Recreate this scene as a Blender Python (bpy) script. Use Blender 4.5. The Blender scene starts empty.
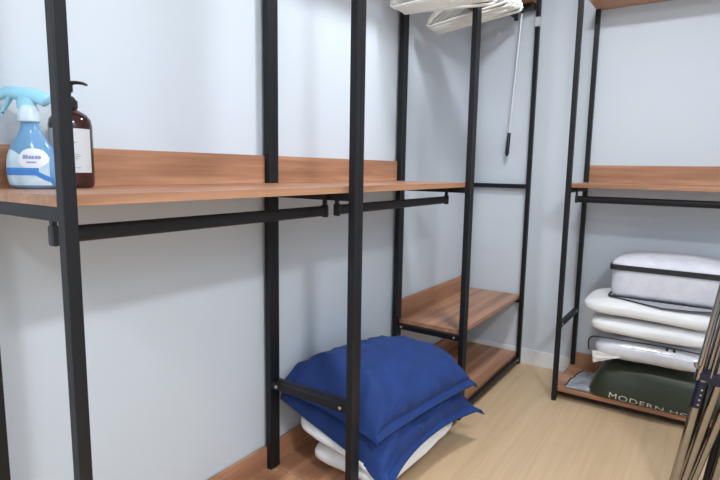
import bpy, bmesh, math, random
from mathutils import Vector, Matrix, noise

random.seed(7)
sc = bpy.context.scene
COL = sc.collection

# ------------------------------------------------------------------ materials
def new_mat(name):
    m = bpy.data.materials.new(name)
    m.use_nodes = True
    nt = m.node_tree
    return m, nt, nt.nodes['Principled BSDF']

def N(nt, kind, **kw):
    n = nt.nodes.new(kind)
    for k, v in kw.items():
        if k in n.inputs:
            n.inputs[k].default_value = v
        else:
            setattr(n, k, v)
    return n

def ramp(nt, stops):
    r = nt.nodes.new('ShaderNodeValToRGB')
    els = r.color_ramp.elements
    while len(els) < len(stops):
        els.new(0.5)
    for e, (p, c) in zip(els, stops):
        e.position = p
        e.color = (*c, 1)
    return r

def simple(name, col, rough=0.5, metal=0.0, nscale=60, namt=0.06, bump=0.0, **extra):
    """plain colour with a little procedural mottling"""
    m, nt, b = new_mat(name)
    tc = N(nt, 'ShaderNodeTexCoord')
    nz = N(nt, 'ShaderNodeTexNoise', Scale=nscale, Detail=3.0)
    nt.links.new(tc.outputs['Object'], nz.inputs['Vector'])
    lo = tuple(c * (1 - namt) for c in col)
    hi = tuple(min(1, c * (1 + namt)) for c in col)
    r = ramp(nt, [(0.3, lo), (0.7, hi)])
    nt.links.new(nz.outputs['Fac'], r.inputs['Fac'])
    nt.links.new(r.outputs['Color'], b.inputs['Base Color'])
    b.inputs['Roughness'].default_value = rough
    b.inputs['Metallic'].default_value = metal
    for k, v in extra.items():
        b.inputs[k.replace('_', ' ')].default_value = v
    if bump:
        bp = N(nt, 'ShaderNodeBump', Strength=bump, Distance=0.002)
        nt.links.new(nz.outputs['Fac'], bp.inputs['Height'])
        nt.links.new(bp.outputs['Normal'], b.inputs['Normal'])
    return m

def wood(name, axis):
    m, nt, b = new_mat(name)
    tc = N(nt, 'ShaderNodeTexCoord')
    mp = N(nt, 'ShaderNodeMapping')
    s = [26.0, 26.0, 26.0]
    s['xyz'.index(axis)] = 1.1
    mp.inputs['Scale'].default_value = s
    nt.links.new(tc.outputs['Object'], mp.inputs['Vector'])
    n1 = N(nt, 'ShaderNodeTexNoise', Scale=0.55, Detail=4.0, Distortion=0.8)
    n2 = N(nt, 'ShaderNodeTexNoise', Scale=4.0, Detail=6.0)
    nt.links.new(mp.outputs['Vector'], n1.inputs['Vector'])
    nt.links.new(mp.outputs['Vector'], n2.inputs['Vector'])
    r1 = ramp(nt, [(0.28, (0.33, 0.155, 0.084)), (0.5, (0.51, 0.258, 0.147)), (0.72, (0.67, 0.372, 0.23))])
    r2 = ramp(nt, [(0.35, (0.78, 0.76, 0.74)), (0.65, (1.0, 1.0, 1.0))])
    nt.links.new(n1.outputs['Fac'], r1.inputs['Fac'])
    nt.links.new(n2.outputs['Fac'], r2.inputs['Fac'])
    mx = N(nt, 'ShaderNodeMix', data_type='RGBA', blend_type='MULTIPLY')
    mx.inputs['Factor'].default_value = 0.8
    nt.links.new(r1.outputs['Color'], mx.inputs[6])
    nt.links.new(r2.outputs['Color'], mx.inputs[7])
    nt.links.new(mx.outputs[2], b.inputs['Base Color'])
    b.inputs['Roughness'].default_value = 0.36
    b.inputs['Specular IOR Level'].default_value = 0.5
    bp = N(nt, 'ShaderNodeBump', Strength=0.06, Distance=0.001)
    nt.links.new(n2.outputs['Fac'], bp.inputs['Height'])
    nt.links.new(bp.outputs['Normal'], b.inputs['Normal'])
    return m

def wall_mat():
    m, nt, b = new_mat('pale grey wallpaper')
    tc = N(nt, 'ShaderNodeTexCoord')
    n1 = N(nt, 'ShaderNodeTexNoise', Scale=420.0, Detail=3.0)
    n2 = N(nt, 'ShaderNodeTexNoise', Scale=2.0, Detail=2.0)
    nt.links.new(tc.outputs['Object'], n1.inputs['Vector'])
    nt.links.new(tc.outputs['Object'], n2.inputs['Vector'])
    r = ramp(nt, [(0.3, (0.665, 0.730, 0.800)), (0.7, (0.69, 0.755, 0.82))])
    nt.links.new(n2.outputs['Fac'], r.inputs['Fac'])
    nt.links.new(r.outputs['Color'], b.inputs['Base Color'])
    b.inputs['Roughness'].default_value = 0.75
    bp = N(nt, 'ShaderNodeBump', Strength=0.25, Distance=0.0008)
    nt.links.new(n1.outputs['Fac'], bp.inputs['Height'])
    nt.links.new(bp.outputs['Normal'], b.inputs['Normal'])
    return m

def floor_mat():
    m, nt, b = new_mat('light oak vinyl planks')
    tc = N(nt, 'ShaderNodeTexCoord')
    rot = N(nt, 'ShaderNodeMapping')
    rot.inputs['Rotation'].default_value = (0, 0, math.pi / 2)
    nt.links.new(tc.outputs['Object'], rot.inputs['Vector'])
    br = N(nt, 'ShaderNodeTexBrick', Scale=1.0)
    br.inputs['Color1'].default_value = (0.70, 0.505, 0.31, 1)
    br.inputs['Color2'].default_value = (0.74, 0.545, 0.345, 1)
    br.inputs['Mortar'].default_value = (0.63, 0.45, 0.28, 1)
    br.inputs['Mortar Size'].default_value = 0.0012
    br.inputs['Brick Width'].default_value = 0.95
    br.inputs['Row Height'].default_value = 0.16
    nt.links.new(rot.outputs['Vector'], br.inputs['Vector'])
    mp = N(nt, 'ShaderNodeMapping')
    mp.inputs['Scale'].default_value = (26, 1.6, 1)
    nt.links.new(tc.outputs['Object'], mp.inputs['Vector'])
    nz = N(nt, 'ShaderNodeTexNoise', Scale=1.0, Detail=5.0, Distortion=0.6)
    nt.links.new(mp.outputs['Vector'], nz.inputs['Vector'])
    r = ramp(nt, [(0.3, (0.86, 0.85, 0.83)), (0.7, (1.0, 1.0, 1.0))])
    nt.links.new(nz.outputs['Fac'], r.inputs['Fac'])
    mx = N(nt, 'ShaderNodeMix', data_type='RGBA', blend_type='MULTIPLY')
    mx.inputs['Factor'].default_value = 0.9
    nt.links.new(br.outputs['Color'], mx.inputs[6])
    nt.links.new(r.outputs['Color'], mx.inputs[7])
    nt.links.new(mx.outputs[2], b.inputs['Base Color'])
    b.inputs['Roughness'].default_value = 0.42
    return m

def fabric(name, lo, hi, scale, rough=0.85, sheen=0.3, weave=900, bump=0.15, sheen_tint=(1, 1, 1)):
    m, nt, b = new_mat(name)
    tc = N(nt, 'ShaderNodeTexCoord')
    nz = N(nt, 'ShaderNodeTexNoise', Scale=scale, Detail=4.0)
    nw = N(nt, 'ShaderNodeTexNoise', Scale=weave, Detail=1.0)
    nt.links.new(tc.outputs['Object'], nz.inputs['Vector'])
    nt.links.new(tc.outputs['Object'], nw.inputs['Vector'])
    r = ramp(nt, [(0.3, lo), (0.7, hi)])
    nt.links.new(nz.outputs['Fac'], r.inputs['Fac'])
    nt.links.new(r.outputs['Color'], b.inputs['Base Color'])
    b.inputs['Roughness'].default_value = rough
    b.inputs['Sheen Weight'].default_value = sheen
    b.inputs['Sheen Tint'].default_value = (*sheen_tint, 1)
    bp = N(nt, 'ShaderNodeBump', Strength=bump, Distance=0.001)
    nt.links.new(nw.outputs['Fac'], bp.inputs['Height'])
    nt.links.new(bp.outputs['Normal'], b.inputs['Normal'])
    return m

M = {}
M['wall'] = wall_mat()
M['ceiling'] = simple('matt white ceiling', (0.80, 0.81, 0.82), 0.9, nscale=4, namt=0.02)
M['floor'] = floor_mat()
M['trim'] = simple('white painted skirting', (0.87, 0.88, 0.89), 0.45, nscale=10, namt=0.02)
M['wood_y'] = wood('walnut board lengthwise y', 'y')
M['wood_x'] = wood('walnut board lengthwise x', 'x')
M['black'] = simple('black powder coated steel', (0.010, 0.010, 0.0125), 0.45, nscale=300, namt=0.15, bump=0.05, Specular_IOR_Level=0.35)
M['black_plastic'] = simple('black plastic', (0.012, 0.012, 0.013), 0.35, nscale=80)
M['screw'] = simple('bright screw metal', (0.72, 0.70, 0.66), 0.3, 0.9)
M['chrome'] = simple('polished chrome', (0.37, 0.355, 0.34), 0.10, 1.0, nscale=20, namt=0.03)
M['silver'] = simple('brushed silver tube', (0.80, 0.81, 0.84), 0.35, 0.35, nscale=40, namt=0.03)
M['navy_plastic'] = simple('navy plastic', (0.008, 0.011, 0.034), 0.35, nscale=40)
M['white_plastic'] = simple('white plastic', (0.84, 0.84, 0.80), 0.4, nscale=30, namt=0.03)
M['pale_tape'] = simple('pale grey band', (0.60, 0.63, 0.68), 0.6, nscale=30, namt=0.02)
M['blue'] = fabric('royal blue cotton', (0.0068, 0.031, 0.155), (0.0098, 0.043, 0.205), 9, 0.8, 0.06, sheen_tint=(0.3, 0.5, 1))
M['white_cloth'] = fabric('white cotton', (0.87, 0.88, 0.89), (0.90, 0.91, 0.92), 14, 0.85, 0.2)
M['cool_cloth'] = fabric('cool white filling', (0.70, 0.72, 0.80), (0.80, 0.81, 0.88), 22, 0.6, 0.2)
M['cream'] = fabric('cream cotton', (0.70, 0.67, 0.63), (0.78, 0.75, 0.71), 14)
M['dark_trim'] = simple('black webbing', (0.018, 0.018, 0.022), 0.5, nscale=500, namt=0.3)
M['grey_mesh'] = simple('grey mesh cloth', (0.40, 0.40, 0.45), 0.7, nscale=500, namt=0.1)
M['green'] = fabric('dark green bag cloth', (0.016, 0.024, 0.012), (0.024, 0.036, 0.017), 12, 0.42, 0.1, bump=0.05)
M['print'] = simple('pale grey print', (0.62, 0.63, 0.58), 0.6, nscale=60)
M['grey_film'] = simple('shiny grey plastic film', (0.40, 0.43, 0.48), 0.22, 0.2, nscale=25, namt=0.08, bump=0.08)

def clear_film():
    m, nt, b = new_mat('clear vinyl film')
    out = [n for n in nt.nodes if n.type == 'OUTPUT_MATERIAL'][0]
    tr = N(nt, 'ShaderNodeBsdfTransparent')
    gl = N(nt, 'ShaderNodeBsdfGlossy', Roughness=0.12)
    tc = N(nt, 'ShaderNodeTexCoord')
    nz = N(nt, 'ShaderNodeTexNoise', Scale=16.0, Detail=3.0)
    nt.links.new(tc.outputs['Object'], nz.inputs['Vector'])
    bp = N(nt, 'ShaderNodeBump', Strength=0.5, Distance=0.006)
    nt.links.new(nz.outputs['Fac'], bp.inputs['Height'])
    nt.links.new(bp.outputs['Normal'], gl.inputs['Normal'])
    mx = N(nt, 'ShaderNodeMixShader')
    mx.inputs['Fac'].default_value = 0.08
    nt.links.new(tr.outputs[0], mx.inputs[1])
    nt.links.new(gl.outputs[0], mx.inputs[2])
    nt.links.new(mx.outputs[0], out.inputs['Surface'])
    return m
M['film'] = clear_film()

M['spray_body'] = simple('translucent blue plastic', (0.26, 0.52, 0.83), 0.15, nscale=20, namt=0.08, Transmission_Weight=0.35, IOR=1.3)
M['spray_head'] = simple('light blue plastic', (0.36, 0.72, 0.92), 0.3, nscale=20, namt=0.04)
M['spray_collar'] = simple('milky pale blue plastic', (0.66, 0.80, 0.88), 0.3, nscale=20, namt=0.03)
M['label_light'] = simple('pale blue printed label', (0.58, 0.74, 0.88), 0.3, nscale=26, namt=0.22)
M['label_white'] = simple('white label panel', (0.80, 0.83, 0.88), 0.35, nscale=20, namt=0.02)
M['label_blue'] = simple('blue label band', (0.06, 0.24, 0.66), 0.3, nscale=20, namt=0.08)
M['label_purple'] = simple('violet print', (0.30, 0.31, 0.58), 0.4)
M['amber'] = simple('dark amber bottle', (0.045, 0.012, 0.010), 0.12, nscale=20, namt=0.15, Transmission_Weight=0.15)
M['pump_label'] = simple('pale grey paper label', (0.62, 0.64, 0.66), 0.6, nscale=30, namt=0.03)
M['label_ink'] = simple('grey label ink', (0.28, 0.30, 0.32), 0.6)
M['clear_stem'] = simple('white pump stem', (0.75, 0.78, 0.80), 0.3)

def emit(name, col, s):
    m, nt, b = new_mat(name)
    b.inputs['Base Color'].default_value = (0.9, 0.9, 0.9, 1)
    b.inputs['Emission Color'].default_value = (*col, 1)
    b.inputs['Emission Strength'].default_value = s
    return m
M['diffuser'] = emit('lit lamp diffuser', (0.94, 0.97, 1.0), 3.0)

# ------------------------------------------------------------------ helpers
def link(name, bm, mat, parent=None, smooth=False, auto=None):
    me = bpy.data.meshes.new(name)
    bmesh.ops.recalc_face_normals(bm, faces=bm.faces[:])
    bm.to_mesh(me)
    bm.free()
    me.materials.append(mat)
    if smooth:
        for p in me.polygons:
            p.use_smooth = True
    if auto is not None:
        for p in me.polygons:
            p.use_smooth = True
        me.set_sharp_from_angle(angle=math.radians(auto))
    o = bpy.data.objects.new(name, me)
    COL.objects.link(o)
    if parent is not None:
        o.parent = parent
    return o

def thing(name, label, cat, loc=(0, 0, 0), rz=0.0, group=None):
    o = bpy.data.objects.new(name, None)
    o.empty_display_size = 0.1
    COL.objects.link(o)
    o.location = loc
    o.rotation_euler = (0, 0, rz)
    return tag(o, label, cat, group)

def tag(o, label, cat, group=None):
    o['label'] = label
    o['category'] = cat
    if group:
        o['group'] = group
    return o

def structure(o):
    o['kind'] = 'structure'
    return o

def box(bm, x0, x1, y0, y1, z0, z1, bev=0.0):
    r = bmesh.ops.create_cube(bm, size=1.0)
    vs = r['verts']
    for v in vs:
        v.co = Vector(((x0 + x1) / 2 + v.co.x * (x1 - x0), (y0 + y1) / 2 + v.co.y * (y1 - y0), (z0 + z1) / 2 + v.co.z * (z1 - z0)))
    if bev:
        es = list({e for v in vs for e in v.link_edges})
        bmesh.ops.bevel(bm, geom=es, offset=bev, segments=2, affect='EDGES', profile=0.6)
    return bm

def B(*a, **k):
    return box(bmesh.new(), *a, **k)

def prism(outline, z0, z1, bev=0.0):
    bm = bmesh.new()
    lo = [bm.verts.new((x, y, z0)) for x, y in outline]
    hi = [bm.verts.new((x, y, z1)) for x, y in outline]
    n = len(lo)
    bm.faces.new(lo[::-1])
    bm.faces.new(hi)
    for i in range(n):
        bm.faces.new((lo[i], lo[(i + 1) % n], hi[(i + 1) % n], hi[i]))
    if bev:
        bmesh.ops.bevel(bm, geom=bm.edges[:], offset=bev, segments=1, affect='EDGES')
    return bm

def sweep(bm, pts, ra, rb=None, seg=12, up=(0, 0, 1), taper=None, cap=True):
    """elliptical tube along points; ra across, rb along 'up'"""
    rb = ra if rb is None else rb
    pts = [Vector(p) for p in pts]
    rings = []
    for i, p in enumerate(pts):
        t = (pts[min(i + 1, len(pts) - 1)] - pts[max(i - 1, 0)]).normalized()
        u = Vector(up)
        if abs(t.dot(u)) > 0.95:
            u = Vector((1, 0, 0))
        s = t.cross(u).normalized()
        w = s.cross(t).normalized()
        k = taper[i] if taper else 1.0
        rings.append([bm.verts.new(p + s * (math.cos(a) * ra * k) + w * (math.sin(a) * rb * k))
                      for a in (2 * math.pi * j / seg for j in range(seg))])
    for a, b in zip(rings, rings[1:]):
        for j in range(seg):
            bm.faces.new((a[j], a[(j + 1) % seg], b[(j + 1) % seg], b[j]))
    if cap:
        bm.faces.new(rings[0][::-1])
        bm.faces.new(rings[-1])
    return bm

def lathe(prof, seg=40, sx=1.0, sy=1.0):
    bm = bmesh.new()
    rings = []
    for r, z in prof:
        rings.append([bm.verts.new((math.cos(a) * r * sx, math.sin(a) * r * sy, z)) for a in (2 * math.pi * j / seg for j in range(seg))])
    for a, b in zip(rings, rings[1:]):
        for j in range(seg):
            bm.faces.new((a[j], a[(j + 1) % seg], b[(j + 1) % seg], b[j]))
    bm.faces.new(rings[0][::-1])
    bm.faces.new(rings[-1])
    return bm

def smoothpath(ctrl, n):
    """Catmull-Rom through the control points"""
    P = [Vector(c) for c in ctrl]
    P = [P[0] * 2 - P[1]] + P + [P[-1] * 2 - P[-2]]
    out = []
    segs = len(P) - 3
    for i in range(n + 1):
        f = i / n * segs
        k = min(int(f), segs - 1)
        t = f - k
        a, b, c, d = P[k:k + 4]
        out.append(0.5 * ((2 * b) + (c - a) * t + (2 * a - 5 * b + 4 * c - d) * t * t + (3 * b - a - 3 * c + d) * t ** 3))
    return out

def sg(v, p):
    return math.copysign(abs(v) ** p, v)

def slab(bm, c, half, ep=5.0, ev=2.4, na=0.01, nf=6.0, seed=0.0, nu=96, nv=36, warp=None):
    """soft cushion: superellipsoid with creases"""
    rings = []
    for i in range(nv + 1):
        ph = -math.pi / 2 + math.pi * i / nv
        ring = []
        for j in range(nu):
            th = 2 * math.pi * j / nu
            cp = sg(math.cos(ph), 2 / ev)
            x = half[0] * cp * sg(math.cos(th), 2 / ep)
            y = half[1] * cp * sg(math.sin(th), 2 / ep)
            z = half[2] * sg(math.sin(ph), 2 / ev)
            p = Vector((x, y, z))
            q = Vector((x * nf + seed, y * nf, z * nf * 1.3))
            d = noise.noise(q) * na + noise.noise(q * 2.7) * na * 0.4
            n = Vector((x / half[0] ** 2, y / half[1] ** 2, z / half[2] ** 2)).normalized()
            p = p + n * d
            if warp:
                p = warp(p)
            ring.append(bm.verts.new(p + Vector(c)))
            if i in (0, nv):
                break
        rings.append(ring)
    for a, b in zip(rings, rings[1:]):
        if len(a) == 1:
            for j in range(nu):
                bm.faces.new((a[0], b[(j + 1) % nu], b[j]))
        elif len(b) == 1:
            for j in range(nu):
                bm.faces.new((a[j], a[(j + 1) % nu], b[0]))
        else:
            for j in range(nu):
                bm.faces.new((a[j], a[(j + 1) % nu], b[(j + 1) % nu], b[j]))
    return bm

# ------------------------------------------------------------------ the room
XW, YB, YF, HC = 2.6, 2.828, -2.2, 2.72
structure(link('floor', B(-0.1, XW + 0.1, YF - 0.1, YB + 0.1, -0.1, 0.0), M['floor']))
structure(link('ceiling', B(-0.1, XW + 0.1, YF - 0.1, YB + 0.1, HC, HC + 0.1), M['ceiling']))
structure(link('wall_left', B(-0.1, 0.0, YF - 0.1, YB + 0.1, 0.0, HC), M['wall']))
structure(link('wall_back', B(0.0, XW, YB, YB + 0.1, 0.0, HC), M['wall']))
structure(link('wall_right', B(XW, XW + 0.1, YF - 0.1, YB + 0.1, 0.0, HC), M['wall']))
structure(link('wall_front', B(0.0, XW, YF - 0.1, YF, 0.0, HC), M['wall']))
bm = B(0.0, XW, YB - 0.011, YB, 0.0, 0.100, bev=0.003)
structure(link('baseboard_back', bm, M['trim']))

# ------------------------------------------------------------------ racks
P = 0.0125           # half a post
ZS, ZM, ZB, ZT = 1.1785, 0.452, 0.073, 2.245

def post(root, x, y, z1=2.5):
    o = link('post', B(x - P, x + P, y - P, y + P, 0.0122, z1, bev=0.0022), M['black'], root)
    f = link('foot', B(x - P + .0004, x + P - .0004, y - P + .0004, y + P - .0004, 0.0004, 0.012, bev=0.002), M['black_plastic'], o)
    return o

def bar(root, a, b, z0, z1, along, c, half=0.0115):
    if along == 'x':
        return link('crossbar', B(a, b, c - half, c + half, z0, z1, bev=0.002), M['black'], root)
    return link('crossbar', B(c - half, c + half, a, b, z0, z1, bev=0.002), M['black'], root)

def screw(parent, p, d):
    """small round screw head facing along d"""
    bm = bmesh.new()
    p = Vector(p); d = Vector(d)
    sweep(bm, [p, p + d * 0.0022, p + d * 0.0034], 0.0062, seg=14, taper=[1, 1, 0.55])
    return link('screw', bm, M['screw'], parent, auto=40)

def shelf_outline(L, D, xr, x0=0.004):
    """board with its four corners notched round the posts (local: x depth, y length)"""
    g = P + 0.0008
    e = P - 0.0008
    return [(x0, g), (xr + g, g), (xr + g, -e), (D - g, -e), (D - g, L + e), (xr + g, L + e), (xr + g, L - g), (x0, L - g)]

def rail(root, a, b, x, zc, ztop, hr=0.0172):
    """oval hanging tube with a rounded bracket at each end; runs along local y"""
    bm = bmesh.new()
    sweep(bm, [(x, a + 0.006, zc), (x, b - 0.006, zc)], 0.0085, hr, seg=20, up=(0, 0, 1))
    r = link('hanging_rail', bm, M['black'], root, auto=40)
    for y0 in (a, b - 0.014):
        bm = bmesh.new()
        box(bm, x - 0.0125, x + 0.0125, y0, y0 + 0.014, zc - 0.022, zc + 0.021, bev=0.0065)
        box(bm, x - 0.007, x + 0.007, y0 + 0.002, y0 + 0.012, zc + 0.018, ztop, bev=0.002)
        link('rail_bracket', bm, M['black_plastic'], r, auto=40)
    return r

def back_panel(root, L, z0, h, mat, x0=0.004):
    return link('back_panel', B(x0, 0.0195, P + 0.001, L - P - 0.001, z0 + 0.0004, z0 + h, bev=0.001), mat, root)

def rack(label, loc, rz, L, D, xr, mat, main, mid, zt, base_h=0.09, railx=0.30, rails=True, top_d=None):
    root = thing('wardrobe_rack', label, 'clothes rack', loc, rz)
    for y in (0, L):
        post(root, D, y)
        post(root, xr, y)
        # end frames: bars from back post to front post
        for z1, sc_ in ((ZS - 0.0215, False), (0.431, True), (zt - 0.026 if not top_d else 2.36, False), (ZB - 0.024, True)):
            b = bar(root, xr + P, D - P, z1 - 0.027, z1, 'x', y)
            if sc_:
                s = 1 if y == 0 else -1
                for xx in (xr + 0.040, D - 0.038):
                    screw(b, (xx, y + s * 0.0115, z1 - 0.0135), (0, s, 0))
    x0 = 0.0118 if top_d else 0.004
    ol = shelf_outline(L, D, xr, x0)
    t = 0.0215
    # base board on front and back bars
    for c in (D, xr):
        if c == D and top_d:
            c = D - 0.06
        b = bar(root, P, L - P, ZB - 0.051, ZB - 0.024, 'y', c)
        if c == D:
            for yy in (0.05, L - 0.05):
                screw(b, (D + 0.0115, yy, ZB - 0.037), (1, 0, 0))
    link('base_shelf', prism(ol, ZB - 0.023, ZB, bev=0.0008), mat, root)
    back_panel(root, L, ZB, base_h, mat, x0)
    if main:
        link('main_shelf', prism(ol, ZS - t, ZS, bev=0.0008), mat, root)
        back_panel(root, L, ZS, 0.0985, mat)
        rail(root, 0.015, L - 0.013, railx, ZS - 0.0835, ZS - t)
    if mid:
        link('middle_shelf', prism(ol, ZM - t, ZM, bev=0.0008), mat, root)
        back_panel(root, L, ZM, 0.088, mat)
    link('top_shelf', prism(shelf_outline(L, top_d, xr, x0) if top_d else ol, zt - t, zt, bev=0.0008), mat, root)
    if rails:
        rail(root, 0.022, L - (0.022 if main else 0.085), railx, zt - 0.105, zt - t, 0.0162)
    return root

XR, XF = 0.027, 0.4025
r1 = rack('black wardrobe rack nearest the camera with two bottles on its long shelf', (0, 0, 0), 0, 0.9055, XF, XR, M['wood_y'], True, False, ZT)
r2 = rack('black wardrobe rack in the middle of the left row standing around blue pillows', (0, 0.9305, 0), 0, 0.919, XF, XR, M['wood_y'], True, False, ZT)
r3 = rack('black wardrobe rack in the far left corner with an empty low shelf', (0, 1.8745, 0), 0, 0.924, XF, XR, M['wood_y'], False, True, ZT)
# pale band wrapped around the far front post
far_post = [c for c in r3.children if c.name.startswith('post')][-2]
bm = B(XF - P - .0015, XF + P + .0015, 0.924 - P - .0015, 0.924 + P + .0015, 2.092, 2.146, bev=0.001)
link('wrapped_band', bm, M['pale_tape'], far_post)['label'] = 'pale grey band'
# rack on the back wall: local x = distance from the back wall, local y runs towards +X
r4 = rack('black wardrobe rack against the back wall with white bedding stacked on its base', (0.735, YB, 0), -math.pi / 2, 0.93,
          YB - 2.371, YB - 2.797, M['wood_y'], True, False, 2.160, base_h=0.075, railx=YB - 2.473, rails=False, top_d=0.24)

# ------------------------------------------------------------------ bottles on the shelf
# spray bottle: body is wide across, nozzle to the left in the photo
SP = thing('spray_bottle', 'blue plastic trigger spray bottle standing on the wooden shelf', 'spray bottle', (0.0965, 0.082, ZS + 0.0006), math.radians(34.2))
prof = [(0.000, 0.0), (0.040, 0.0), (0.050, 0.004), (0.0545, 0.015), (0.0575, 0.035), (0.0570, 0.055), (0.053, 0.075), (0.046, 0.092), (0.036, 0.108),
        (0.027, 0.122), (0.021, 0.134), (0.0195, 0.142), (0.0195, 0.150)]
body = link('body', lathe([(max(r, 0.001), z) for r, z in prof], 48, 0.955, 0.60), M['spray_body'], SP, auto=50)
def body_r(z):
    for (r0, z0), (r1_, z1) in zip(prof, prof[1:]):
        if z0 <= z <= z1 and z1 > z0:
            return r0 + (r1_ - r0) * (z - z0) / (z1 - z0)
    return 0.02
def wrap_patch(pts_fn, nu, nv, off):
    """patch on the front (-y local) of the bottle; pts_fn(u,v) -> (x, z)"""
    bm = bmesh.new()
    g = []
    for i in range(nu + 1):
        row = []
        for j in range(nv + 1):
            x, z = pts_fn(i / nu, j / nv)
            r = body_r(z)
            x = max(-r * 0.999, min(r * 0.999, x))
            y = -0.60 * math.sqrt(max(r * r - x * x, 0)) - off
            x *= 0.957
            row.append(bm.verts.new((x, y, z)))
        g.append(row)
    for i in range(nu):
        for j in range(nv):
            bm.faces.new((g[i][j], g[i + 1][j], g[i + 1][j + 1], g[i][j + 1]))
    return bm
lab = link('label', wrap_patch(lambda u, v: ((u * 2 - 1) * 0.050, 0.008 + v * (0.066 + 0.012 * math.sin(u * 5 + 1))), 40, 20, 0.0006), M['label_light'], body, smooth=True)
lab['label'] = 'pale blue printed label'
def disc(cx, cz, a, b):
    return lambda u, v: (cx + a * v * math.cos(u * 2 * math.pi), cz + b * v * math.sin(u * 2 * math.pi))
link('label_oval', wrap_patch(disc(0.020, 0.066, 0.029, 0.023), 36, 4, 0.0011), M['label_white'], body, smooth=True)
link('label_band', wrap_patch(lambda u, v: (-0.047 + u * 0.080, 0.030 + v * 0.016), 24, 3, 0.0014), M['label_blue'], body, smooth=True)
link('label_ribbon', wrap_patch(lambda u, v: (0.020 + u * 0.034, 0.034 - u * 0.022 + v * 0.012), 10, 3, 0.0017), M['label_blue'], body, smooth=True)
bm = bmesh.new()
# blurred violet lettering: a row of letter-sized strokes, then a thinner second row
for k in range(6):
    q = wrap_patch(lambda u, v, k=k: (0.001 + k * 0.0062 + u * (0.0048 if k % 2 else 0.0056), 0.0655 + v * (0.0085 if k in (0, 1) else 0.0068)), 2, 2, 0.0017)
    tmp = bpy.data.meshes.new('tmp'); q.to_mesh(tmp); q.free(); bm.from_mesh(tmp); bpy.data.meshes.remove(tmp)
q = wrap_patch(lambda u, v: (0.009 + u * 0.020, 0.0565 + v * 0.0032), 6, 1, 0.0017)
tmp = bpy.data.meshes.new('tmp'); q.to_mesh(tmp); q.free(); bm.from_mesh(tmp); bpy.data.meshes.remove(tmp)
link('label_lettering', bm, M['label_purple'], body)
collar = link('collar', lathe([(0.019, 0.146), (0.0225, 0.148), (0.0225, 0.166), (0.019, 0.176), (0.016, 0.182)], 36), M['spray_collar'], SP, auto=40)
head_bm = bmesh.new()
hp = smoothpath([(-0.064, 0, 0.203), (-0.045, 0, 0.210), (-0.015, 0, 0.207), (0.015, 0, 0.204), (0.036, 0, 0.196), (0.046, 0, 0.190)], 24)
sweep(head_bm, hp, 0.0145, 0.0155, seg=20, taper=[0.62, 0.66] + [0.75 + 0.25 * min(1, i / 8) for i in range(20)] + [0.9, 0.7, 0.35])
sweep(head_bm, [(-0.004, 0, 0.176), (-0.004, 0, 0.186), (-0.002, 0, 0.200)], 0.0165, 0.020, seg=20)
head = link('spray_head', head_bm, M['spray_head'], SP, auto=45)
bm = bmesh.new()
sweep(bm, smoothpath([(-0.040, 0, 0.200), (-0.047, 0, 0.186), (-0.056, 0, 0.172), (-0.060, 0, 0.158)], 12), 0.008, 0.0045, seg=12, taper=[1.2 - 0.05 * i for i in range(13)])
link('trigger', bm, M['spray_head'], head, auto=45)
bm = bmesh.new()
sweep(bm, [(-0.062, 0, 0.203), (-0.076, 0, 0.2025)], 0.0105, 0.0105, seg=16, taper=[1, 0.9])
link('nozzle', bm, M['spray_head'], head, auto=45)

PB = thing('pump_bottle', 'dark amber pump bottle with pale label beside the spray bottle', 'pump bottle', (0.084, 0.177, ZS + 0.0006), math.radians(34.2))
k = 1.0
pr = [(0.001, 0), (0.040, 0), (0.0455, 0.004), (0.047, 0.012), (0.047, 0.146), (0.0445, 0.160), (0.036, 0.172), (0.024, 0.180), (0.017, 0.184), (0.016, 0.192)]
pbody = link('body', lathe(pr, 48), M['amber'], PB, auto=50)
bm = bmesh.new()
gg = []
for i in range(41):
    a = -math.pi / 2 + math.radians(-62 + 136 * i / 40 + 12)
    gg.append([bm.verts.new((math.cos(a) * 0.0475, math.sin(a) * 0.0475, z)) for z in (0.036, 0.138)])
for a, b in zip(gg, gg[1:]):
    bm.faces.new((a[0], b[0], b[1], a[1]))
link('label', bm, M['pump_label'], pbody, smooth=True)['label'] = 'pale paper label'
bm = bmesh.new()
for zz, a0, a1, h in ((0.105, -30, 20, 0.0018), (0.099, -30, 8, 0.0018), (0.086, -30, 4, 0.003), (0.078, -30, 26, 0.0014), (0.073, -30, 30, 0.0014), (0.068, -30, 24, 0.0014), (0.052, -30, 12, 0.0014), (0.047, -30, 28, 0.0014)):
    prev = None
    for i in range(11):
        a = -math.pi / 2 + math.radians(a0 + (a1 - a0) * i / 10 + 22)
        cur = [bm.verts.new((math.cos(a) * 0.0479, math.sin(a) * 0.0479, z)) for z in (zz, zz + h)]
        if prev:
            bm.faces.new((prev[0], cur[0], cur[1], prev[1]))
        prev = cur
link('label_lines', bm, M['label_ink'], pbody, smooth=True)
link('collar', lathe([(0.016, 0.186), (0.0185, 0.188), (0.0185, 0.204), (0.014, 0.209), (0.010, 0.214)], 32), M['black_plastic'], PB, auto=40)
link('stem', lathe([(0.006, 0.212), (0.006, 0.230)], 20), M['clear_stem'], PB, auto=40)['label'] = 'pale pump stem'
bm = lathe([(0.009, 0.224), (0.010, 0.228), (0.010, 0.240), (0.012, 0.242), (0.012, 0.248), (0.008, 0.250)], 24)
sweep(bm, smoothpath([(0.0, 0, 0.245), (0.018, 0, 0.246), (0.034, 0, 0.2445), (0.044, 0, 0.241)], 10), 0.0075, 0.004, seg=12, taper=[1.2, 1.2, 1.15, 1.1, 1.05, 1, 0.95, 0.9, 0.85, 0.8, 0.7])
link('pump_head', bm, M['black_plastic'], PB, auto=40)

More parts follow.
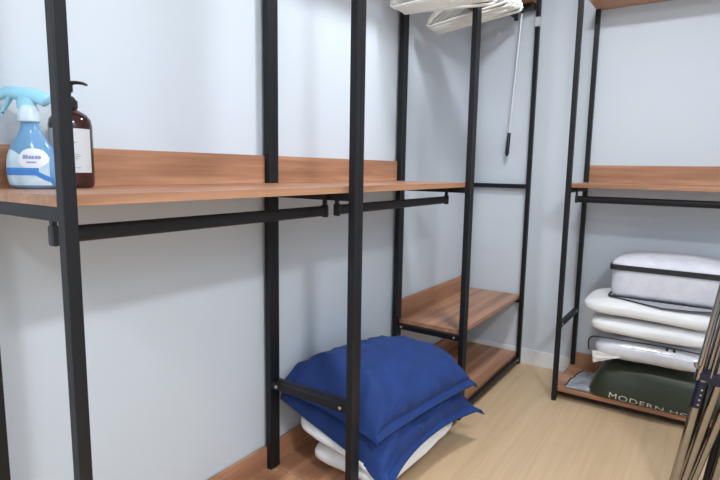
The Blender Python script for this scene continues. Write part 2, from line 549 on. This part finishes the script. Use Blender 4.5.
# ------------------------------------------------------------------ blue pillows and the white duvet under them
def pillow(name, label, ctrl, y0, y1, top, bot, flange, skew, seed, lift=None, mat='blue', bowk=0.03):
    """flanged pillowcase draped over a curve in x-z; ctrl runs from the wall to the front edge"""
    nu, nv = 72, 88
    mid = smoothpath([(x, 0, z) for x, z in ctrl], nu)
    bm = bmesh.new()
    W = sum((mid[i + 1] - mid[i]).length for i in range(nu))
    def build(sign):
        g = []
        s = 0.0
        for i in range(nu + 1):
            t = (mid[min(i + 1, nu)] - mid[max(i - 1, 0)]).normalized()
            nrm = Vector((-t.z, 0, t.x))
            if i:
                s += (mid[i] - mid[i - 1]).length
            u = s / W * 2 - 1
            row = []
            for j in range(nv + 1):
                v = j / nv * 2 - 1
                L = (y1 - y0) / 2
                ui = min(1.0, abs(u) * (W / 2) / (W / 2 - flange))
                vi = min(1.0, abs(v) * L / (L - flange))
                e = max(0.0, (1 - ui ** 3.0)) ** 0.5 * max(0.0, (1 - vi ** 7.0)) ** 0.5
                h = (top if sign > 0 else bot) * e
                # creases: radiating from the corners and along the seam, fading on the flange
                q = Vector((s * 7 + seed, v * L * 6, 0.3))
                w = noise.noise(q) * 0.014 + noise.noise(q * 2.3) * 0.009 + 0.006 * (1 - abs(noise.noise(q * 1.6 + Vector((3, 7, 1)))) * 2) ** 3
                edge = math.exp(-((1 - max(ui, vi)) / 0.16) ** 2)
                w += edge * 0.010 * math.sin((s * 42 if vi > ui else v * L * 46) + 3 * noise.noise(q * 1.3))
                wob = noise.noise(Vector((s * 5, v * L * 5, seed))) * 0.012
                h2 = h + (w * (0.25 + e) if sign > 0 else w * 0.5 * (0.25 + e)) * (1 if e > 0.01 else 0.35)
                pinch = 1 - 0.055 * (1 - abs(u) ** 4)
                vf = 1 - flange / L
                over = max(0.0, abs(v) - vf) * L
                av = min(abs(v), vf) + over / L * 0.30
                y = (y0 + y1) / 2 + L * math.copysign(av, v) * pinch
                bow = -bowk * (1 - v * v) * (1 if u > 0 else 0) * max(0, u) ** 3
                p = mid[i] + nrm * (sign * (abs(h) if False else 1) * (h if sign > 0 else h)) 
                p = mid[i] + nrm * (sign * h + (h2 - h) + wob * 0.5) + t * bow
                p.y = y
                p.x += skew * (y - (y0 + y1) / 2) * (s / W) ** 1.5
                p.z -= over * (0.75 if v > 0 else 0.5) * (1 - 0.35 * max(0, u))
                if lift:
                    p.z += lift(u, v)
                p.x = max(p.x, 0.024)
                row.append(p)
            g.append(row)
        return g
    gt, gb = build(1), build(-1)
    th = 0.0022
    vt = [[bm.verts.new(p + Vector((0, 0, th))) for p in row] for row in gt]
    vb = [[bm.verts.new(p - Vector((0, 0, th))) for p in row] for row in gb]
    for i in range(nu):
        for j in range(nv):
            bm.faces.new((vt[i][j], vt[i + 1][j], vt[i + 1][j + 1], vt[i][j + 1]))
            bm.faces.new((vb[i][j], vb[i][j + 1], vb[i + 1][j + 1], vb[i + 1][j]))
    loop = [(i, 0) for i in range(nu)] + [(nu, j) for j in range(nv)] + [(i, nv) for i in range(nu, 0, -1)] + [(0, j) for j in range(nv, 0, -1)]
    for a, b in zip(loop, loop[1:] + loop[:1]):
        bm.faces.new((vt[a[0]][a[1]], vt[b[0]][b[1]], vb[b[0]][b[1]], vb[a[0]][a[1]]))
    o = link(name, bm, M[mat], smooth=True)
    return tag(o, label, 'pillow', None)

def sm(t):
    t = max(0.0, min(1.0, t))
    return t * t * (3 - 2 * t)

def lift_up(u, v):
    # ends hang down over the pillow below; the rear near corner is pushed up by the wall
    d = 0.105 * sm((-v - 0.66) / 0.34) * (1 - max(0, u) ** 2) + 0.030 * sm((v - 0.72) / 0.28) * (1 - max(0, u) ** 2)
    tilt = -0.055 * v * (0.55 - 0.45 * u)
    return 0.03 * sm((-u - 0.55) / 0.45) * sm((-v - 0.7) / 0.3) - d + tilt
pillow('pillow', 'royal blue flanged pillow on top of the stack in the left rack',
       [(0.03, 0.415), (0.13, 0.425), (0.25, 0.425), (0.35, 0.405), (0.43, 0.362), (0.485, 0.316), (0.513, 0.283)],
       0.940, 1.722, 0.064, 0.018, 0.036, 0.105, 1.7, lift_up, bowk=0.012)
def lift_low(u, v):
    return -(0.050 * (1 - u * u) + 0.012) * sm((-v - 0.6) / 0.4) - 0.03 * sm((v - 0.7) / 0.3) * (1 - max(0, u))
pillow('pillow', 'royal blue flanged pillow underneath the top one, sagging over white duvet',
       [(0.03, 0.372), (0.13, 0.352), (0.25, 0.325), (0.35, 0.292), (0.42, 0.255), (0.47, 0.208), (0.512, 0.176), (0.566, 0.154)],
       0.928, 1.735, 0.046, 0.016, 0.040, 0.055, 5.2, lift_low, bowk=0.06)

bm = bmesh.new()
def w_low(p):
    p.z += -0.02 * max(0, p.x) / 0.2 - 0.006 * max(0, p.y) / 0.3
    return p
slab(bm, (0.318, 1.310, 0.140), (0.180, 0.330, 0.048), 6.0, 2.6, 0.008, 7, 2.0, warp=w_low)
def w_up(p):
    p.z += -0.040 * p.x / 0.2 - 1.8 * max(0, p.x - 0.06) ** 2 - 0.02 * sm((-p.y - 0.2) / 0.13)
    return p
slab(bm, (0.285, 1.300, 0.228), (0.212, 0.330, 0.044), 6.0, 2.6, 0.009, 6, 9.0, warp=w_up)
tag(link('folded_duvet', bm, M['white_cloth'], smooth=True), 'white folded duvet at the bottom under the blue pillows', 'duvet')

# ------------------------------------------------------------------ bedding on the back rack
zb = ZB
# grey plastic bag lying flat
def film_pt(u, v):
    x = 0.785 + 0.14 * u + 0.035 * (1 - u) * v ** 2
    y = 2.395 + 0.28 * v
    z = zb + 0.004 + 0.010 * (1 + noise.noise(Vector((u * 3, v * 4, 2.2)))) + 0.022 * u * u
    return Vector((x, y, z))
bm = bmesh.new()
ng = 26
top = [[bm.verts.new(film_pt(i / ng, j / ng)) for j in range(ng + 1)] for i in range(ng + 1)]
low = [[bm.verts.new(Vector((film_pt(i / ng, j / ng).x, film_pt(i / ng, j / ng).y, zb + 0.0008))) for j in range(ng + 1)] for i in range(ng + 1)]
for i in range(ng):
    for j in range(ng):
        bm.faces.new((top[i][j], top[i + 1][j], top[i + 1][j + 1], top[i][j + 1]))
        bm.faces.new((low[i][j], low[i][j + 1], low[i + 1][j + 1], low[i + 1][j]))
lp = [(i, 0) for i in range(ng)] + [(ng, j) for j in range(ng)] + [(i, ng) for i in range(ng, 0, -1)] + [(0, j) for j in range(ng, 0, -1)]
for a, b in zip(lp, lp[1:] + lp[:1]):
    bm.faces.new((top[a[0]][a[1]], top[b[0]][b[1]], low[b[0]][b[1]], low[a[0]][a[1]]))
fb = thing('plastic_bag', 'flat grey plastic bag lying on the base board left of green bag', 'plastic bag', (0, 0, 0))
link('film', bm, M['grey_film'], fb, smooth=True)
bm = bmesh.new()
sweep(bm, [film_pt(0, v / 20) + Vector((0, 0, 0.001)) for v in range(21)], 0.003, seg=8)
link('edge_binding', bm, M['dark_trim'], fb, smooth=True)['label'] = 'dark binding along the edge'

# green bag with lettering
gprof = smoothpath([(0, 2.376, zb + 0.002), (0, 2.366, zb + 0.022), (0, 2.370, zb + 0.06), (0, 2.384, zb + 0.115), (0, 2.41, zb + 0.165), (0, 2.47, zb + 0.180),
                    (0, 2.58, zb + 0.184), (0, 2.70, zb + 0.176), (0, 2.755, zb + 0.14), (0, 2.765, zb + 0.06), (0, 2.75, zb + 0.002)], 60)
GX0, GX1 = 0.885, 1.485
def gpt(x, s):
    """point on the bag at world x and profile parameter s (0 bottom front .. 1 bottom back)"""
    f = s * 60
    i = min(int(f), 59)
    p = gprof[i].lerp(gprof[i + 1], f - i)
    u = (x - GX0) / (GX1 - GX0)
    e = 1 - (abs(2 * u - 1)) ** 9
    c = Vector((0, 2.56, zb + 0.0025))
    q = c + (p - c) * (0.55 + 0.45 * max(0, e) ** 0.5)
    q.z = zb + 0.0022 + (q.z - zb - 0.0022) * (0.55 + 0.45 * max(0, e) ** 0.5)
    xx = x + (0.035 * (1 - u) ** 2) * min(1, max(0, (p.z - zb) / 0.2))
    d = noise.noise(Vector((x * 6, p.y * 7, p.z * 7))) * 0.010 * min(1, (p.z - zb) / 0.05)
    d += 0.010 * max(0, p.z - zb - 0.1) / 0.1 * math.sin(x * 11 + p.y * 8)
    n = Vector((0, p.y - 2.56, (p.z - zb - 0.08) * 2)).normalized()
    q += n * d
    return Vector((xx, q.y, max(q.z, zb + 0.0040)))
bm = bmesh.new()
nx, ns = 80, 60
g = [[bm.verts.new(gpt(GX0 + (GX1 - GX0) * (0.5 - 0.5 * math.cos(math.pi * i / nx)), j / ns)) for j in range(ns + 1)] for i in range(nx + 1)]
for i in range(nx):
    for j in range(ns):
        bm.faces.new((g[i][j], g[i + 1][j], g[i + 1][j + 1], g[i][j + 1]))
    bm.faces.new((g[i][0], g[i][ns], g[i + 1][ns], g[i + 1][0]))
bm.faces.new(g[0])
bm.faces.new(g[-1][::-1])
gb = thing('storage_bag', 'dark green bag with pale lettering on the base of back rack', 'bag')
gbody = link('body', bm, M['green'], gb, smooth=True)

def arc_s(dist):
    """profile parameter at a distance up the front face from the bottom edge"""
    acc = 0
    for i in range(60):
        L = (gprof[i + 1] - gprof[i]).length
        if acc + L >= dist:
            return (i + (dist - acc) / L) / 60
        acc += L
    return 1
def lettering(text, x0, x1, d0, d1, height, height1):
    cu = bpy.data.curves.new('lettering_curve', 'FONT')
    cu.body = text
    cu.size = 1.0
    cu.space_character = 1.12
    cu.fill_mode = 'FRONT'
    ob = bpy.data.objects.new('lettering_source', cu)
    COL.objects.link(ob)
    dg = bpy.context.evaluated_depsgraph_get()
    dg.update()
    me = bpy.data.meshes.new_from_object(ob.evaluated_get(dg))
    bpy.data.objects.remove(ob)
    bpy.data.curves.remove(cu)
    bm = bmesh.new()
    bm.from_mesh(me)
    bpy.data.meshes.remove(me)
    bmesh.ops.triangulate(bm, faces=bm.faces[:])
    for _ in range(2):
        bmesh.ops.subdivide_edges(bm, edges=[e for e in bm.edges if e.calc_length() > 0.12], cuts=1)
        bmesh.ops.triangulate(bm, faces=bm.faces[:])
    xs = [v.co.x for v in bm.verts]; ys = [v.co.y for v in bm.verts]
    a, b = min(xs), max(xs); c, d = min(ys), max(ys)
    for v in bm.verts:
        fx = (v.co.x - a) / (b - a); fy = (v.co.y - c) / (d - c)
        x = x0 + (x1 - x0) * fx
        dist = d0 + (d1 - d0) * fx + fy * (height + (height1 - height) * fx)
        v.co = gpt(x - 0.012, arc_s(dist)) + Vector((0, -0.0016, 0.0010))
    return bm
link('lettering', lettering('MODERN', 1.014, 1.262, 0.012, 0.006, 0.036, 0.020), M['print'], gbody)['label'] = 'pale lettering MODERN'
link('lettering', lettering('HOUSE', 1.290, 1.475, 0.005, 0.003, 0.018, 0.014), M['print'], gbody)['label'] = 'pale lettering HOUSE'

# bagged white duvet with dark piping and clear end
zc = zb + 0.222
rb = thing('bagged_duvet', 'rolled white duvet in clear vinyl bag with dark piping above green bag', 'duvet')
def w_roll(p):
    p.z += 0.016 * math.sin((p.x + 0.25) * 5) * 0.5 - 0.05 * p.x * p.x
    return p
bm = bmesh.new()
slab(bm, (1.165, 2.562, zc + 0.038), (0.256, 0.196, 0.063), 6, 2.8, 0.007, 8, 3.1, warp=w_roll)
link('duvet', bm, M['cool_cloth'], rb, smooth=True)
bm = bmesh.new()
slab(bm, (1.150, 2.562, zc + 0.038), (0.272, 0.202, 0.067), 7, 3.0, 0.006, 9, 6.1, warp=w_roll)
link('vinyl_cover', bm, M['film'], rb, smooth=True)
bm = bmesh.new()
def roll_edge(x, up=0.046, y=2.385):
    return Vector((x, y, zc + 0.05 + up)) + Vector((0, 0, 0.008 * math.sin((x - 1.165 + 0.25) * 5) - 0.05 * (x - 1.165) ** 2))
sweep(bm, smoothpath([roll_edge(0.884, -0.035, 2.42), roll_edge(0.882, 0.015, 2.405), roll_edge(0.900, 0.044, 2.393), roll_edge(0.95, 0.050), roll_edge(1.05), roll_edge(1.15), roll_edge(1.25), roll_edge(1.38)], 60), 0.0038, seg=8)
link('piping', bm, M['dark_trim'], rb, smooth=True)['label'] = 'dark piping along the top edge'
bm = bmesh.new()
for i in range(2):
    x = 1.235 + 0.03 * i
    box(bm, x, x + 0.011, 2.384, 2.394, zc + 0.082, zc + 0.101, bev=0.002)
link('zip_puller', bm, M['dark_trim'], rb)
# cream cloth corner hanging out below it
bm = bmesh.new()
ng = 18
def flap(u, v):
    w = 1 - v
    x = 0.905 + 0.16 * u * (0.55 + 0.45 * w) + 0.012 * v
    z = zc + 0.022 - 0.062 * v * (1 - 0.62 * u)
    y = 2.380 - 0.012 * math.sin(v * 2) + 0.006 * noise.noise(Vector((u * 5, v * 4, 1)))
    return Vector((x, y, z))
for k_, off in ((0, 0), (1, 0.006)):
    gr = [[bm.verts.new(flap(i / ng, j / ng) + Vector((0, off, 0))) for j in range(ng + 1)] for i in range(ng + 1)]
    for i in range(ng):
        for j in range(ng):
            bm.faces.new((gr[i][j], gr[i + 1][j], gr[i + 1][j + 1], gr[i][j + 1]))
    if k_ == 0:
        g0 = gr
    else:
        lp = [(i, 0) for i in range(ng)] + [(ng, j) for j in range(ng)] + [(i, ng) for i in range(ng, 0, -1)] + [(0, j) for j in range(ng, 0, -1)]
        for a, b in zip(lp, lp[1:] + lp[:1]):
            bm.faces.new((g0[a[0]][a[1]], g0[b[0]][b[1]], gr[b[0]][b[1]], gr[a[0]][a[1]]))
link('cloth_corner', bm, M['cream'], rb, smooth=True)['label'] = 'cream cloth corner hanging out'

# two folded white duvets
def w_a(p):
    p.z += -0.05 * p.x ** 2 - 0.020 * p.x
    return p
bm = bmesh.new()
slab(bm, (1.150, 2.58, zc + 0.157), (0.275, 0.215, 0.047), 5.5, 3.0, 0.005, 6, 14.0, warp=w_a)
tag(link('folded_duvet', bm, M['white_cloth'], smooth=True), 'lower folded white duvet resting on the vinyl bag with dark piping', 'duvet')
bm = bmesh.new()
slab(bm, (1.136, 2.58, zc + 0.251), (0.303, 0.215, 0.046), 5.5, 3.2, 0.005, 6, 21.0, warp=w_a)
tag(link('folded_duvet', bm, M['white_cloth'], smooth=True), 'upper folded white duvet directly beneath the black-trimmed zip case', 'duvet')

# zipped clear case with black trim holding a white pillow
CZ = zc + 0.300
case = thing('bedding_case', 'clear zip case with black trim holding white bedding, topmost of the stack', 'storage case', (1.222, 2.628, CZ), 0.0)
hx, hy = 0.272, 0.168
bm = bmesh.new()
slab(bm, (0, 0, 0.086), (hx - 0.003, hy - 0.003, 0.084), 10, 8, 0.004, 9, 31.0)
link('pillow', bm, M['cool_cloth'], case, smooth=True)
bm = bmesh.new()
def dome(p):
    return p
slab(bm, (0, 0, 0.168), (hx + 0.001, hy + 0.001, 0.064), 8, 2.2, 0.004, 7, 37.0)
link('stuffed_top', bm, M['cool_cloth'], case, smooth=True)
bm = bmesh.new()
slab(bm, (0, 0, 0.089), (hx, hy, 0.087), 10, 9, 0.004, 9, 33.0)
link('vinyl_cover', bm, M['film'], case, smooth=True)
def rrect(hx, hy, z, r, n=6, zf=None):
    pts = []
    for cx, cy, a0 in ((hx - r, -hy + r, -90), (hx - r, hy - r, 0), (-hx + r, hy - r, 90), (-hx + r, -hy + r, 180)):
        for i in range(n + 1):
            a = math.radians(a0 + 90 * i / n)
            pts.append(Vector((cx + r * math.cos(a), cy + r * math.sin(a), z)))
    return pts
def band(hx, hy, z0, z1, th, r, zf=None):
    bm = bmesh.new()
    rows = []
    for hh, z in ((0, z0), (0, z1), (-th, z1), (-th, z0)):
        pts = rrect(hx + hh, hy + hh, z, r)
        if zf:
            for p in pts:
                p.z += zf(p)
        rows.append([bm.verts.new(p) for p in pts])
    n = len(rows[0])
    for a, b in zip(rows, rows[1:] + rows[:1]):
        for i in range(n):
            bm.faces.new((a[i], a[(i + 1) % n], b[(i + 1) % n], b[i]))
    return bm
link('zip_trim', band(hx + 0.004, hy + 0.004, 0.146, 0.173, 0.006, 0.02), M['dark_trim'], case, auto=40)['label'] = 'black zip trim'
link('lower_piping', band(hx + 0.003, hy + 0.003, 0.002, 0.009, 0.005, 0.02), M['dark_trim'], case, auto=40)
# grey flap of the base folded out over the duvet in front
out = [(-hx + 0.005, -hy + 0.01), (-hx + 0.008, -hy - 0.004), (-0.10, -hy - 0.058), (-0.02, -hy - 0.076), (0.10, -hy - 0.066), (hx - 0.01, -hy - 0.03), (hx - 0.005, -hy + 0.01)]
def flap_z(x, y):
    d = max(0, -hy - y)
    return 0.004 - 0.012 * (d / 0.08) ** 2
bm = bmesh.new()
tp, bt = [], []
NP = 40
def front_edge(x):
    for (xa, ya), (xb, yb) in zip(out[1:-1], out[2:-1]):
        if xa <= x <= xb:
            return ya + (yb - ya) * (x - xa) / (xb - xa)
    return -hy
gt_ = []
for i in range(NP + 1):
    x = -hx + 0.008 + (2 * hx - 0.018) * i / NP
    fe = front_edge(x)
    row = []
    for j in range(9):
        y = (-hy + 0.01) + (fe - (-hy + 0.01)) * j / 8
        row.append((x, y, flap_z(x, y)))
    gt_.append(row)
va = [[bm.verts.new(p) for p in r] for r in gt_]
vb_ = [[bm.verts.new((p[0], p[1], p[2] - 0.004)) for p in r] for r in gt_]
for i in range(NP):
    for j in range(8):
        bm.faces.new((va[i][j], va[i + 1][j], va[i + 1][j + 1], va[i][j + 1]))
        bm.faces.new((vb_[i][j], vb_[i][j + 1], vb_[i + 1][j + 1], vb_[i + 1][j]))
lp = [(i, 0) for i in range(NP)] + [(NP, j) for j in range(8)] + [(i, 8) for i in range(NP, 0, -1)] + [(0, j) for j in range(8, 0, -1)]
for a, b in zip(lp, lp[1:] + lp[:1]):
    bm.faces.new((va[a[0]][a[1]], va[b[0]][b[1]], vb_[b[0]][b[1]], vb_[a[0]][a[1]]))
fl = link('base_flap', bm, M['grey_mesh'], case, auto=50)
fl['label'] = 'grey base flap'
bm = bmesh.new()
sweep(bm, [Vector(r[8]) for r in gt_], 0.003, seg=8)
link('flap_binding', bm, M['dark_trim'], fl, smooth=True)

# ------------------------------------------------------------------ white hangers on the top rails
def make_hanger(label, group):
    """origin on the rail; arms along local x"""
    root = thing('clothes_hanger', label, 'hanger', group=group)
    bm = bmesh.new()
    half, drop = 0.215, 0.150
    arm = smoothpath([(0, 0, -0.062), (0.03, 0, -0.070), (0.09, 0, -0.095), (0.155, 0, -0.124), (0.195, 0, -0.143), (half, 0, -0.162)], 22)
    for s in (1, -1):
        sweep(bm, [Vector((s * p.x, 0, p.z)) for p in arm], 0.0065, 0.0150, seg=10, up=(0, 0, 1), taper=[1] * 16 + [1.0, 1.0, 1.05, 1.1, 1.1, 1.0, 0.7])
        # shoulder tip turned back under towards the bar
        sweep(bm, smoothpath([(s * half, 0, -0.160), (s * (half + 0.002), 0, -0.172), (s * (half - 0.012), 0, -0.180), (s * 0.17, 0, -0.181)], 10), 0.0050, 0.0065, seg=8)
    link('body', bm, M['white_plastic'], root, auto=50)
    bm = bmesh.new()
    sweep(bm, [(-0.175, 0, -0.181), (0.175, 0, -0.181)], 0.0050, 0.0065, seg=8)
    link('trouser_bar', bm, M['white_plastic'], root, auto=50)
    bm = bmesh.new()
    pts = [(0, 0, -0.066), (0, 0, -0.034)]
    for i in range(15):
        a = math.radians(-95 + 250 * i / 14)
        pts.append((math.cos(a) * 0.0215 * (1 if i else 0.3), 0, math.sin(a) * 0.021 - 0.0013))
    sweep(bm, pts, 0.0026, seg=8)
    link('hook', bm, M['white_plastic'], root, auto=60)
    return root
LAB = 'white plastic clothes hanger in the bunch hanging at the top of the left racks'
GRP = 'white hangers on the top rail'
proto = make_hanger(LAB, GRP)
kids = list(proto.children)
RAILZ = ZT - 0.105
spots = []
for i in range(7):
    spots.append((1.615 + 0.028 * i, -0.09 + 0.028 * i + random.uniform(-0.015, 0.015), random.uniform(-0.01, 0.05)))
for i in range(7):
    spots.append((1.925 + 0.024 * i, -0.15 + 0.03 * i + random.uniform(-0.02, 0.02), -0.07 - 0.012 * i + random.uniform(-0.03, 0.03)))
for i, (y, yaw, tilt) in enumerate(spots):
    if i == 0:
        o = proto
    else:
        o = proto.copy()
        COL.objects.link(o)
        for c in kids:
            d = c.copy()
            d.parent = o
            COL.objects.link(d)
    o.location = (0.30, y, RAILZ)
    o.rotation_euler = (0, tilt, yaw)

# ------------------------------------------------------------------ silver rod hanging by the far post
rod = thing('telescopic_rod', 'thin silver telescopic rod with black grip hanging by the back wall', 'rod')
A, Bq = Vector((0.272, 2.772, 1.462)), Vector((0.313, 2.772, 2.203))
bm = bmesh.new()
sweep(bm, [A, A.lerp(Bq, 0.62)], 0.0058, seg=14)
sweep(bm, [A.lerp(Bq, 0.60), Bq], 0.0072, seg=14)
link('shaft', bm, M['silver'], rod, auto=40)
bm = bmesh.new()
dd = (A - Bq).normalized()
sweep(bm, [A - dd * 0.01, A, A + dd * 0.06, A + dd * 0.115, A + dd * 0.133], 0.0115, seg=16, taper=[0.75, 1.0, 1.0, 1.05, 0.6])
link('grip', bm, M['black_plastic'], rod, auto=40)
bm = bmesh.new()
sweep(bm, [Bq - Vector((0, 0, 0.03)), Bq, Bq + Vector((0.002, 0, 0.018))], 0.0115, seg=16, taper=[0.7, 1.1, 1.0])
box(bm, 0.276, 0.385, 2.754, 2.783, 2.188, 2.2215, bev=0.006)
link('head', bm, M['black_plastic'], rod, auto=40)
def wall_hook(label, x, z, w, h):
    bm = B(x - w / 2, x + w / 2, YB - 0.006, YB - 0.0003, z - h / 2, z + h / 2, bev=0.002)
    sweep(bm, smoothpath([(x, YB - 0.005, z), (x, YB - 0.014, z - h * 0.25), (x, YB - 0.018, z - h * 0.1)], 8), 0.003, seg=8)
    tag(link('wall_hook', bm, M['white_plastic'], auto=40), label, 'hook')
wall_hook('small white adhesive hook on the back wall beside the silver rod head', 0.262, 2.165, 0.012, 0.030)
wall_hook('small white adhesive hook on the shaded back wall below the hangers', 0.151, 2.093, 0.022, 0.045)

# ------------------------------------------------------------------ folded chrome drying rack on the right
dr = thing('drying_rack', 'folded chrome tube drying rack with navy joint standing at right edge', 'drying rack')
def line_at(p, q, z):
    t = (z - p[2]) / (q[2] - p[2])
    return Vector((p[0] + (q[0] - p[0]) * t, p[1] + (q[1] - p[1]) * t, z))
legs = [((1.335, 1.700, 0.095), (1.373, 1.700, 0.384), 0.0150), ((1.366, 1.730, 0.106), (1.416, 1.722, 0.381), 0.0145), ((1.409, 1.765, 0.15), (1.454, 1.750, 0.361), 0.0140),
        ((1.46, 1.79, 0.1), (1.50, 1.775, 0.38), 0.0140)]
for p, q, r in legs:
    bm = bmesh.new()
    a, b = line_at(p, q, 0.012), line_at(p, q, 0.505)
    sweep(bm, [a, b], r, seg=18)
    l = link('leg', bm, M['chrome'], dr, auto=40)
    bm = bmesh.new()
    lo = line_at(p, q, 0.004)
    sweep(bm, [lo, line_at(p, q, 0.035)], r + 0.003, seg=18)
    link('rubber_foot', bm, M['black_plastic'], l, auto=40)
# black coated tubes between the legs
for x0, x1, y in ((1.352, 1.402, 1.790), (1.386, 1.436, 1.800), (1.43, 1.486, 1.81)):
    bm = bmesh.new()
    sweep(bm, [(x0, y, 0.012), (x1, y, 0.50)], 0.013, seg=14)
    o = link('inner_leg', bm, M['black'], dr, auto=40)
    o['label'] = 'black inner leg'
# upper frame
ups = [((1.374, 1.705, 0.50), (1.436, 1.705, 0.98), 0.0125), ((1.400, 1.735, 0.50), (1.468, 1.735, 1.0), 0.0120), ((1.428, 1.715, 0.50), (1.500, 1.715, 1.0), 0.0130),
       ((1.460, 1.745, 0.50), (1.535, 1.745, 1.0), 0.0120)]
for p, q, r in ups:
    bm = bmesh.new()
    sweep(bm, [p, q], r, seg=18)
    link('upper_tube', bm, M['chrome'], dr, auto=40)
bm = bmesh.new()
sweep(bm, smoothpath([(1.364, 1.688, 0.565), (1.368, 1.688, 0.552), (1.376, 1.688, 0.565), (1.392, 1.688, 0.68), (1.411, 1.688, 0.82), (1.430, 1.688, 0.95)], 24), 0.0075, seg=14)
link('wire_loop', bm, M['chrome'], dr, auto=40)
for x0, x1, y in ((1.412, 1.475, 1.688), (1.445, 1.512, 1.70)):
    bm = bmesh.new()
    sweep(bm, [(x0, y, 0.52), (x1, y, 0.97)], 0.0042, seg=12)
    link('rod', bm, M['chrome'], dr, auto=40)
bm = bmesh.new()
box(bm, 1.378, 1.56, 1.690, 1.825, 0.488, 0.532, bev=0.008)
joint = link('joint', bm, M['navy_plastic'], dr, auto=40)
joint['label'] = 'navy plastic joint'
bm = bmesh.new()
sweep(bm, [line_at(*legs[0][:2], 0.398), line_at(*legs[0][:2], 0.50)], 0.0162, seg=18)
sl = link('sleeve', bm, M['navy_plastic'], joint, auto=40)
bm = bmesh.new()
for z in (0.412, 0.431, 0.450, 0.469):
    p = line_at(*legs[0][:2], z) + Vector((0.006, -0.0150, 0))
    sweep(bm, [p, p + Vector((0.001, -0.0022, 0))], 0.0032, seg=10)
link('rivet', bm, M['screw'], sl)
bm = bmesh.new()
sweep(bm, [(1.430, 1.705, 0.985), (1.545, 1.745, 1.0)], 0.0105, seg=16)
link('upper_tube', bm, M['chrome'], dr, auto=40)

# ------------------------------------------------------------------ soft things give way under what lies on them
from mathutils.bvhtree import BVHTree
def press(low, high, gap=0.0012):
    tree = BVHTree.FromPolygons([v.co.copy() for v in high.data.vertices], [tuple(p.vertices) for p in high.data.polygons])
    for v in low.data.vertices:
        h = tree.ray_cast(Vector((v.co.x, v.co.y, -1.0)), Vector((0, 0, 1)))
        if h[0] is not None and v.co.z > h[0].z - gap:
            top = tree.ray_cast(Vector((v.co.x, v.co.y, 3.0)), Vector((0, 0, -1)))
            if v.co.z < top[0].z + 0.004:
                v.co.z = h[0].z - gap
    low.data.update()
D = bpy.data.objects
press(D['pillow.001'], D['pillow'])
press(D['folded_duvet'], D['pillow.001'])
press(D['folded_duvet.001'], D['folded_duvet.002'])
press(D['vinyl_cover'], D['folded_duvet.001'])
press(D['duvet'], D['folded_duvet.001'], 0.002)
press(D['piping'], D['folded_duvet.001'], 0.001)
press(gbody, D['vinyl_cover'])
press(D['film'], gbody, 0.001)

# ------------------------------------------------------------------ ceiling lamps
def ceiling_lamp(x, y, r, power):
    t = thing('ceiling_light', 'round flat white ceiling light', 'ceiling light', (x, y, HC - 0.0008), group='ceiling lights')
    link('housing', lathe([(r + 0.015, 0), (r + 0.02, -0.01), (r + 0.015, -0.05), (r + 0.004, -0.052)], 48), M['white_plastic'], t, auto=40)
    link('diffuser', lathe([(r, -0.0525), (r * 0.98, -0.060), (r * 0.7, -0.066), (0.002, -0.068)], 48), M['diffuser'], t, smooth=True)
    ld = bpy.data.lights.new('lamp_glow', 'AREA')
    ld.shape = 'DISK'
    ld.size = r * 2
    ld.energy = power
    ld.color = (0.93, 0.965, 1.0)
    lo = bpy.data.objects.new('lamp_glow', ld)
    COL.objects.link(lo)
    lo.parent = t
    lo.location = (0, 0, -0.072)
ceiling_lamp(0.95, 1.4, 0.15, 24)
ceiling_lamp(1.0, -1.5, 0.15, 16)  # unseen extra lamp, added behind the camera to fill the back wall
ceiling_lamp(2.25, -0.25, 0.18, 44)

w = bpy.data.worlds.new('room_world')
w.use_nodes = True
w.node_tree.nodes['Background'].inputs['Color'].default_value = (0.8, 0.88, 1, 1)
w.node_tree.nodes['Background'].inputs['Strength'].default_value = 0.3
sc.world = w

# ------------------------------------------------------------------ camera
cd = bpy.data.cameras.new('camera')
cam = bpy.data.objects.new('camera', cd)
COL.objects.link(cam)
cd.sensor_fit = 'HORIZONTAL'
cd.sensor_width = 36.0
cd.lens = 522.34 / 720 * 36
cd.clip_start = 0.02
F = Vector((-0.5557642, 0.82038054, -0.13454341))
R = Vector((0.82657751, 0.56259409, 0.01604727))
U = Vector((-0.0888582, 0.10229206, 0.99077775))
mw = Matrix(((R.x, U.x, -F.x, 1.3702), (R.y, U.y, -F.y, -0.4833), (R.z, U.z, -F.z, 1.2342), (0, 0, 0, 1)))
cam.matrix_world = mw
sc.camera = cam

sc.view_settings.view_transform = 'Standard'
sc.view_settings.look = 'None'
sc.view_settings.exposure = 0.0
sc.view_settings.gamma = 1.0
sc.view_settings.use_curve_mapping = False
